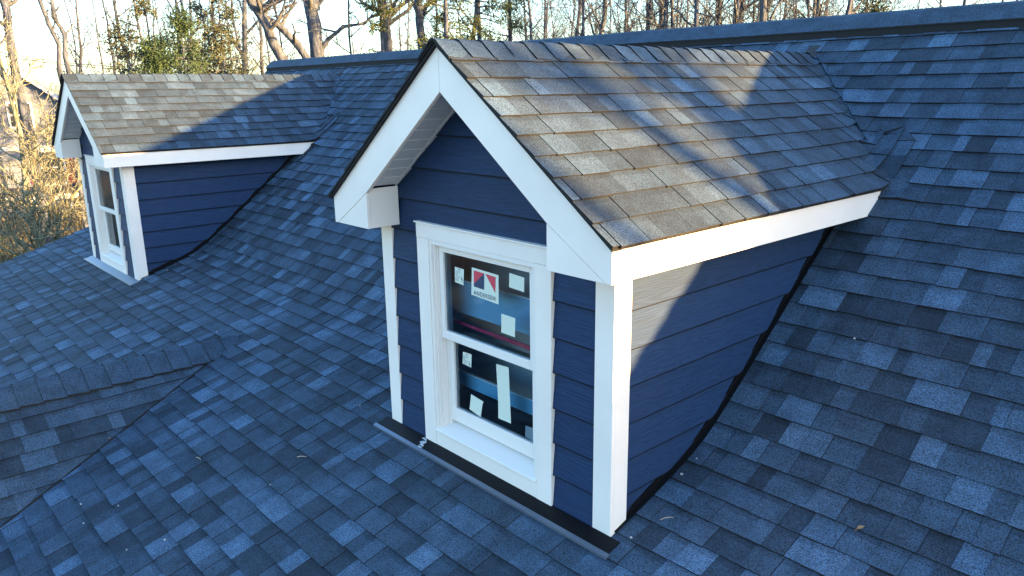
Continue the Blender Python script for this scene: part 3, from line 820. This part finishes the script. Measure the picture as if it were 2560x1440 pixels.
# hero bare trees. path points given as (sideways m, depth m, height above ground, radius)
def hero(px, dist, path, label, seed, limbs, mt, first=.3, extra_paths=(), limb_len=.22, kids=(0, 5, 4, 3), rmin=.008, maxlvl=3):
    loc = at(px, dist); a, _ = azdir(px)
    rz = math.atan2(a.y, a.x)-PI/2     # local x = to the right seen from the camera side, local y = away
    hgt = path[-1][2]
    tr, cr = bare_tree(seed, hgt, .2, limbs, first, path=path, kids=kids, limb_len=limb_len, rmin=rmin, maxlvl=maxlvl)
    rng = random.Random(seed+1)
    for ep in extra_paths:
        tr.tube([Vector(p[:3]) for p in ep], [p[3] for p in ep], 8)
        n = len(ep)
        for k in range(7):
            t = rng.uniform(.3, .98)*(n-1); i = min(int(t), n-2); f = t-i
            p = Vector(ep[i][:3]).lerp(Vector(ep[i+1][:3]), f); r = ep[i][3]*(1-f)+ep[i+1][3]*f
            d = Vector((rng.gauss(0, 1), rng.gauss(0, 1), .6)); branch(cr, rng, p, d, hgt*limb_len*.6*rng.uniform(.6, 1.2), min(r*.5, .07), 1, maxlvl, 5, kids, rmin=rmin)
    return place('bare_tree', label, 'tree', loc, tr, cr, mt, BK_LICH if mt is BK_LICH else BK_TWIG, None, rz)
# metres per pixel at distance d : d/1908.  height above camera (2.1) of py: (221-py)*d/1908 ; ground at -4.6
def hh(py, d, px=0): 
    return (221-(px-1280)*(-.0145)-py)*d/FPX+CAM.z-GZ0
d = 34
def X(px, ref, d): return (px-ref)*d/FPX
hero(800, d, [(0, 0, 0, .42), (.0, 0, hh(150, d), .33), (X(798, 800, d), 0, hh(60, d), .30), (X(792, 800, d), 0, hh(10, d), .29), (X(780, 800, d), 0.3, hh(-60, d), .2), (X(770, 800, d), .5, hh(-200, d), .12), (X(775, 800, d), 0, hh(-330, d), .04)],
     'thick grey leafless trunk rising straight between the two roofs', 5, 14, BK_GREY, .42,
     extra_paths=[[(X(800, 800, d), 0, hh(25, d), .24), (X(808, 800, d), -.1, hh(-40, d), .2), (X(830, 800, d), 0, hh(-180, d), .1), (X(840, 800, d), 0, hh(-300, d), .04)],
                  [(X(806, 800, d), 0, hh(118, d), .13), (X(826, 800, d), -.2, hh(90, d), .10), (X(862, 800, d), -.2, hh(62, d), .085), (X(910, 800, d), -.3, hh(55, d), .07), (X(930, 800, d), -.3, hh(38, d), .05), (X(985, 800, d), 0, hh(20, d), .03)]])
d = 27
hero(760, d, [(X(790, 760, d), 0, 0, .3), (X(745, 760, d), 0, hh(210, d), .26), (X(722, 760, d), 0, hh(135, d), .19), (X(700, 760, d), 0, hh(90, d), .17), (X(688, 760, d), 0, hh(45, d), .17), (X(662, 760, d), 0, hh(5, d), .15), (X(640, 760, d), 0, hh(-70, d), .12), (X(600, 760, d), 0, hh(-230, d), .05)],
     'leaning leafless tree with two long bent stems rising left', 6, 12, BK_TAN, .5,
     extra_paths=[[(X(790, 760, d), .1, hh(200, d), .2), (X(778, 760, d), .1, hh(135, d), .15), (X(755, 760, d), .1, hh(95, d), .13), (X(715, 760, d), .1, hh(50, d), .12), (X(675, 760, d), .1, hh(25, d), .11), (X(668, 760, d), .1, hh(-30, d), .1), (X(690, 760, d), 0, hh(-200, d), .04)]])
d = 36
hero(1060, d, [(0, 0, 0, .3), (0, 0, hh(110, d), .21), (X(1056, 1060, d), 0, hh(50, d), .19), (X(1055, 1060, d), 0, hh(-20, d), .18), (X(1050, 1060, d), 0, hh(-200, d), .1), (X(1060, 1060, d), 0, hh(-350, d), .04)],
     'dark straight tree trunk directly behind the peak of the nearer dormer', 7, 12, BK_GREY, .35)
d = 40
hero(972, d, [(0, 0, 0, .36), (X(974, 972, d), 0, hh(100, d), .26), (X(971, 972, d), 0, hh(50, d), .25), (X(965, 972, d), 0, hh(0, d), .25), (X(958, 972, d), 0, hh(-120, d), .15), (X(955, 972, d), 0, hh(-300, d), .05)],
     'thick leafless tree with a branch arching to the right, left of the dormer peak', 8, 12, BK_TAN, .35,
     extra_paths=[[(X(975, 972, d), 0, hh(50, d), .12), (X(1000, 972, d), 0, hh(25, d), .1), (X(1030, 972, d), 0, hh(3, d), .08), (X(1070, 972, d), 0, hh(-50, d), .05)]])
d = 26
hero(50, d, [(X(58, 50, d), 0, 0, .2), (X(52, 50, d), 0, hh(260, d), .15), (X(47, 50, d), 0, hh(180, d), .13), (X(47, 50, d), 0, hh(90, d), .115), (X(50, 50, d), 0, hh(25, d), .11), (X(40, 50, d), 0, hh(-20, d), .08), (X(25, 50, d), 0, hh(-160, d), .04)],
     'grey leafless tree forking at the top left corner of the photo', 9, 9, BK_GREY, .55,
     extra_paths=[[(X(50, 50, d), 0, hh(24, d), .08), (X(60, 50, d), 0, hh(5, d), .07), (X(75, 50, d), 0, hh(-60, d), .05), (X(90, 50, d), 0, hh(-200, d), .02)],
                  [(X(44, 50, d), 0, hh(200, d), .1), (X(24, 50, d), 0, hh(150, d), .085), (X(8, 50, d), 0, hh(105, d), .08), (X(8, 50, d), 0, hh(40, d), .07), (X(2, 50, d), 0, hh(-30, d), .05)]])
d = 30
for sd_, (pp, lab) in enumerate([([(163, 220), (158, 150), (165, 100), (152, 60), (142, 10), (138, -80)], 'thin crooked leafless sapling, left of a paired one, behind the farther dormer'),
                               ([(178, 220), (173, 120), (178, 80), (163, 45), (165, -5), (160, -100)], 'thin crooked leafless sapling, right of a paired one, behind the farther dormer')]):
    path = [(X(pp[0][0], 165, d), 0, 0, .1)]+[(X(a, 165, d), 0, hh(b, d), .09-.006*i) for i, (a, b) in enumerate(pp)]
    hero(165, d, path, lab, 30+sd_, 9, BK_GREY, .5, limb_len=.07, kids=(0, 3, 2, 2))

# pale low tree with spreading limbs at the left edge (branches fork near the ground)
d = 24
def LP(pts, r0): return [(X(a, 78, d), .0+dy, hh(b, d, 0), r0*(1-.75*i/(len(pts)-1))) for i, (a, b, dy) in enumerate(pts)]
trunk_path = [(X(95, 78, d), 0, 0, .26), (X(80, 78, d), 0, hh(640, d), .2)]+LP([(78, 600, 0), (62, 560, 0), (48, 510, 0), (40, 460, 0), (37, 400, .1), (42, 340, .2), (45, 270, .2), (38, 180, 0), (30, 90, 0)], .15)
hero(78, d, trunk_path, 'sunlit yellowish low tree with spreading bare limbs, lower left beside the roof', 12, 26, BK_LICH, .3,
     extra_paths=[LP([(84, 612, 0), (70, 575, -.1), (66, 540, -.1), (80, 500, -.2), (86, 460, -.2), (110, 420, -.3), (140, 380, -.4), (170, 330, -.4)], .12),
                  LP([(84, 615, 0), (96, 590, -.2), (118, 565, -.3), (140, 530, -.4), (175, 505, -.4), (215, 480, -.4), (250, 450, -.3)], .10),
                  LP([(60, 555, 0), (35, 530, -.2), (0, 515, -.3), (-40, 490, -.3)], .07),
                  LP([(42, 480, 0), (60, 440, .2), (95, 395, .3), (110, 330, .3), (130, 270, .3)], .08),
                  LP([(120, 560, -.3), (160, 562, -.4), (200, 555, -.4), (240, 560, -.4)], .05)], limb_len=.34, kids=(0, 6, 5, 4), rmin=.009)

# ---- evergreens: foliage built from many small needle clumps
def evergreen(px, dist, height, r0, lab, seed, mats, clumps, first=.25, width=2.2, density=1.0, size=.16, droop=-.1, group=None, zone=None):
    rng = random.Random(seed); tr = MB(); cr = MB(); fo = MB()
    pts = [Vector((rng.gauss(0, .05), rng.gauss(0, .05), height*k/8)) for k in range(9)]
    tr.tube(pts, [max(.03, r0*(1-.85*k/8)) for k in range(9)], 8)
    for k in range(clumps):
        t = first+(1-first)*rng.random()**1.1; z = t*height
        wd = width*(1-t)**.75*rng.uniform(.45, 1.1)+.25
        a = rng.uniform(0, 2*PI); p = Vector((0, 0, z)); d_ = Vector((math.cos(a), math.sin(a), droop+rng.uniform(-.1, .35)))
        q = p; bp = [p.copy()]
        for s in range(4):
            d_ = (d_+rvec(rng)*.12).normalized(); q = q+d_*(wd/4); bp.append(q.copy())
        cr.tube(bp, [.035, .028, .02, .013, .008], 4, cap=False)
        nn = int(60*density)
        for s in range(nn):
            u = rng.uniform(.3, 1)*4; i = min(int(u), 3); c = bp[i].lerp(bp[i+1], u-i)+Vector((rng.gauss(0, .16), rng.gauss(0, .16), rng.gauss(0, .12)))
            for _ in range(4):
                dd = rvec(rng).normalized(); s2 = size*.6*rng.uniform(.5, 1.2); e1 = dd*s2; e2 = dd.cross(rvec(rng)).normalized()*s2*.22
                o_ = c+rvec(rng)*.05
                fo.face([o_-e2, o_+e1*.5-e2*1.2, o_+e1, o_+e1*.5+e2*1.2])
    e = place('evergreen_tree', lab, 'tree', at(px, dist), tr, cr, mats[0], mats[0], group, 0, fol=(fo, mats[1]))
    return e
evergreen(965, 33, 14, .16, 'green cedar with hanging boughs just left of the dormer peak', 41, (BK_GREY, LF_CEDAR), 46, .38, 1.7, .7)
evergreen(1118, 31, 15, .18, 'green cedar just right of the dormer peak', 42, (BK_GREY, LF_CEDAR), 80, .32, 2.1, .9)
evergreen(1200, 34, 16, .2, 'broad green cedar, middle of the three right of the dormer peak', 43, (BK_GREY, LF_CEDAR), 95, .3, 2.4, .9)
evergreen(1275, 36, 15, .18, 'green cedar farthest right of the three beside the dormer peak', 44, (BK_GREY, LF_CEDAR), 62, .3, 2.0, .7)
evergreen(400, 30, 8.6, .13, 'dark green dense evergreen behind the middle of the sunny dormer roof', 45, (BK_GREY, LF_DARK), 60, .55, 1.5, 1.0, .15)
evergreen(470, 32, 9.6, .16, 'dark brownish evergreen standing behind the sunny dormer roof', 46, (BK_GREY, LF_DARK), 60, .5, 1.9, .8, .15)
evergreen(365, 36, 13, .12, 'thin pale pine, leftmost of the pines behind the sunny dormer', 47, (BK_TAN, LF_PINE), 60, .42, 2.0, .4, .2)
evergreen(305, 34, 9.2, .1, 'small sparse pine at the left of the evergreen cluster behind the sunny dormer', 48, (BK_TAN, LF_PINE), 34, .55, 1.8, .4, .18)
evergreen(570, 34, 11, .12, 'thin sparse pine with open boughs, right of the evergreen cluster', 49, (BK_TAN, LF_PINE), 54, .48, 2.3, .45, .2)
evergreen(520, 38, 10.5, .12, 'sparse grey green pine between the dark evergreens and the rightmost pine', 50, (BK_TAN, LF_PINE), 40, .5, 2.0, .4, .2)
evergreen(2160, 42, 12.5, .14, 'green evergreen just visible above the main ridge at right', 51, (BK_GREY, LF_CEDAR), 50, .6, 2.0, .6, .2)

# ---- trees to the east that dapple the nearer dormer
def east(qoff, dist, seed, h, r0, lab, first=.3, lean=(0, 0)):
    sv = Vector((SUN.x, SUN.y, 0)).normalized(); pv_ = Vector((-sv.y, sv.x, 0)); p = sv*dist+pv_*qoff
    tr, cr = bare_tree(seed, h, r0, limbs=30, first=first, kids=(0, 8, 7, 3), limb_len=.095, maxlvl=3, rmin=.016, lean=lean)
    return place('bare_tree', lab, 'tree', Vector((p.x, p.y, GZ0)), tr, cr, BK_GREY, BK_TWIG)
east(.6, 15, 61, 15, .2, 'leafless tree east of the house whose shadow dapples the nearer dormer', .54, (-.01, .02))
east(.25, 19, 62, 16, .17, 'second leafless tree east of the house, farther from it', .52, (.01, -.02))
east(-1.3, 16, 63, 15.5, .12, 'leaning leafless tree east of the house, nearest the front', .56, (-.045, .10))

# ---- thicket and ivy (nobody could count it)
def thicket():
    mb = MB(); rng = random.Random(9)
    for k in range(2600):
        px = rng.uniform(-160, 420); dist = rng.uniform(25, 44); b = at(px, dist)
        h = rng.uniform(.7, 2.6)*(1.25 if rng.random() < .2 else 1); n = 4; p = b.copy(); d_ = Vector((rng.gauss(0, .45), rng.gauss(0, .45), 1)); pts = [p.copy()]
        for s in range(n):
            d_ = (d_+rvec(rng)*.22).normalized(); p = p+d_*(h/n); pts.append(p.copy())
        mb.tube(pts, [.016, .014, .012, .010, .007], 3, cap=False)
        for s in range(3):
            q = pts[rng.randint(1, 3)]; e = (d_+rvec(rng)*.7).normalized()*rng.uniform(.3, 1.1)
            mb.tube([q, q+e*.5+rvec(rng)*.05, q+e], [.009, .008, .005], 3, cap=False)
    return mb
o = thicket().build('undergrowth', bark_mat('dead_stems', (.05, .045, .035), (.14, .13, .09), 3)); tag(o, 'tangle of thin bare stems filling the ground below the low tree', 'undergrowth', kind='stuff')
mb = MB(); rng = random.Random(10)
for k in range(16000):
    px = rng.uniform(-200, 400); dist = rng.uniform(24, 42); b = at(px, dist)
    hgt = max(0, noise.noise(Vector((b.x*.35, b.y*.35, 1)))+.25)*2.2
    if hgt <= .05: continue
    c = b+Vector((0, 0, rng.random()*hgt)); s = rng.uniform(.05, .13); a1 = rvec(rng).normalized()*s; a2 = a1.cross(rvec(rng)).normalized()*s*.7
    mb.face([c-a1, c-a2, c+a1, c+a2])
o = mb.build('ivy', LF_IVY); tag(o, 'green ivy and brambles among the bare stems at lower left', 'ivy', kind='stuff')
# far wood reading as one mass on the horizon
mb = MB(); rng = random.Random(12)
for k in range(5200):
    px = rng.uniform(-900, 3300); dist = rng.uniform(95, 190); b = at(px, dist); h = rng.uniform(3.5, 9.0)*(1 if px > 700 else .9)
    p = b.copy(); d_ = Vector((rng.gauss(0, .12), rng.gauss(0, .12), 1)); pts = [p.copy()]
    for s in range(3): d_ = (d_+rvec(rng)*.12).normalized(); p = p+d_*(h/3); pts.append(p.copy())
    mb.tube(pts, [.08, .06, .045, .025], 3, cap=False)
    for s in range(4):
        q = pts[rng.randint(1, 3)]; e = (Vector((0, 0, .5))+rvec(rng)*.6).normalized()*rng.uniform(.8, 2.4); mb.tube([q, q+e], [.035, .018], 3, cap=False)
o = mb.build('far_wood', BK_TAN); tag(o, 'distant leafless wood along the horizon', 'wood', kind='stuff')

# ------------------------------------------------------------------ neighbour house (left, behind the bare tree)
def neighbour():
    d = 46; c = at(40, d); a, _ = azdir(40); rz = math.atan2(a.y, a.x)-PI/2
    e = empty('neighbour_house', (c.x, c.y, GZ0), rz); tag(e, 'grey blue neighbouring house with white gable trim and red shutters behind bare trees', 'house')
    ns = mat('neighbour_siding', (.085, .105, .15), .7, grain=6, grain_amt=.08); nr = mat('neighbour_roof', (.035, .035, .045), .9, grain=8, grain_amt=.25)
    nwt = mat('neighbour_white', (.38, .40, .44), .6); ng = mat('neighbour_gable_shakes', (.11, .13, .175), .7, grain=5, grain_amt=.2); nred = mat('red_shutter', (.35, .04, .03), .6); nw = nwt
    zg = 6.7+1.2; ze = 4.1        # apex, eave above ground
    hw = 4.6; sl = (zg-ze)/hw
    mb = MB(); mb.box(-hw, hw, 0, 9, 0, ze)
    k = 0; z = .2
    while z < ze:                                   # clapboard courses
        mb.prism([(-hw, -.02, z), (hw, -.02, z), (hw, -.001, z+.14), (-hw, -.001, z+.14)], (0, .0005, 0)); z += .16
    mb.build('wall', ns, e)
    mb = MB(); mb.prism([(-hw, 0.001, ze+.001), (hw, .001, ze+.001), (0, .001, zg)], (0, .2, 0)); mb.build('gable', ng, e)
    mb = MB()
    for s in (-1, 1): mb.prism([(0, -.45, zg+.18), (s*(hw+.5), -.45, zg+.18-sl*(hw+.5)), (s*(hw+.5), -.45, zg-sl*(hw+.5)), (0, -.45, zg)], (0, 9.6, 0))
    rf = mb.build('roof', nr, e)
    mb = MB()
    for s in (-1, 1): mb.prism([(0, -.5, zg+.2), (s*(hw+.55), -.5, zg+.2-sl*(hw+.55)), (s*(hw+.55), -.5, zg-.08-sl*(hw+.55)), (0, -.5, zg-.08)], (0, .048, 0))
    mb.box(-hw-.1, hw+.1, -.08, -.021, ze-.08, ze+.12)
    for s in (-1, 1): mb.box(s*hw-.09, s*hw+.09, -.06, -.021, 0, ze-.09)
    mb.build('trim', nw, e)
    def win(x, z, w_, h_, sh=True):
        mb = MB(); mb.box(x-w_/2-.1, x+w_/2+.1, -.07, -.022, z-.1, z+h_+.1); f = mb.build('window', nw, e)
        mb = MB(); mb.box(x-w_/2, x+w_/2, -.08, -.0702, z, z+h_/2-.03); mb.box(x-w_/2, x+w_/2, -.08, -.0702, z+h_/2+.03, z+h_); mb.build('pane', mat('dark_pane', (.03, .035, .04), .1), f)
        if sh:
            for s in (-1, 1):
                mb = MB(); x0 = x+s*(w_/2+.12); x1 = x0+s*.4; x0, x1 = sorted((x0, x1)); mb.box(x0, x1, -.075, -.021, z-.05, z+h_+.05)
                for q in range(9): mb.box(x0+.05, x1-.05, -.085, -.0752, z+q*h_/9, z+q*h_/9+h_/20)
                mb.build('shutter', nred, e)
    win(-2.4, 2.3, 1.0, 1.6); win(1.0, 2.3, 1.0, 1.6); win(2.9, 2.3, .7, 1.6, False); win(0, 5.2, .9, 1.1, False)
    # porch roof with white fascia in front
    mb = MB(); mb.prism([(-1.2, -2.6, 1.9), (hw+.6, -2.6, 1.9), (hw+.6, -.1, 2.3-.2), (-1.2, -.1, 2.1)], (0, 0, .1)); mb.build('porch_roof', nr, e)
    mb = MB(); mb.box(-1.2, hw+.6, -2.66, -2.602, 1.76, 2.02)
    for x in (-1.1, 1.5, hw+.4): mb.box(x-.08, x+.08, -2.6, -2.44, 0, 1.88)
    mb.build('porch_trim', nw, e)
neighbour()
# a low brown roofed house far behind the gap between the farther dormer and the main ridge
d = 80; c = at(640, d); a, _ = azdir(640)
e = empty('distant_house', (c.x, c.y, GZ0), math.atan2(a.y, a.x)-PI/2+.3); tag(e, 'distant low house with brown roof glimpsed past the left end of the main ridge', 'house')
mb = MB(); mb.box(-6, 6, 0, 8, 0, 5.0); mb.build('wall', mat('tan_wall', (.35, .3, .22), .8), e)
mb = MB()
mb.prism([(-6.4, -.4, 4.9), (-6.4, 8.4, 4.9), (-6.4, 4, 7.6)], (12.8, 0, 0)); recalc(mb.build('roof', mat('brown_roof', (.16, .10, .07), .9), e))

# power line with its pole beyond the left edge
mb = MB(); A = at(-260, 40); B = at(330, 48)
za, zb = 2.1+4.9, 2.1+2.2
pa = Vector((A.x, A.y, CAM.z+(221-100)*40/FPX)); pb = Vector((B.x, B.y, CAM.z+(221-170)*48/FPX)); pts = []
for k in range(17):
    t = k/16; p = pa.lerp(pb, t); p.z -= .5*4*t*(1-t)*.6; pts.append(p)
for off in (0, .12): mb.tube([p+Vector((0, 0, off)) for p in pts], [.02]*17, 4)
o = mb.build('power_line', mat('cable', (.03, .03, .03), .6)); tag(o, 'thin dark power line sagging across the sky at upper left', 'power line')
for nm, P_, lab in (('utility_pole', pa, 'wooden utility pole holding the left end of the power line'), ('utility_pole', pb, 'wooden utility pole holding the right end of the power line')):
    e = empty(nm, (P_.x, P_.y, GZ0)); tag(e, lab, 'utility pole')
    mb = MB(); mb.tube([(0, 0, 0), (0, 0, P_.z-GZ0+.35)], [.14, .10], 10); mb.build('pole', BK_GREY, e, smooth=True)
    mb = MB(); mb.box(-.7, .7, -.05, .05, P_.z-GZ0-.08, P_.z-GZ0+.02); mb.build('crossarm', BK_GREY, e)
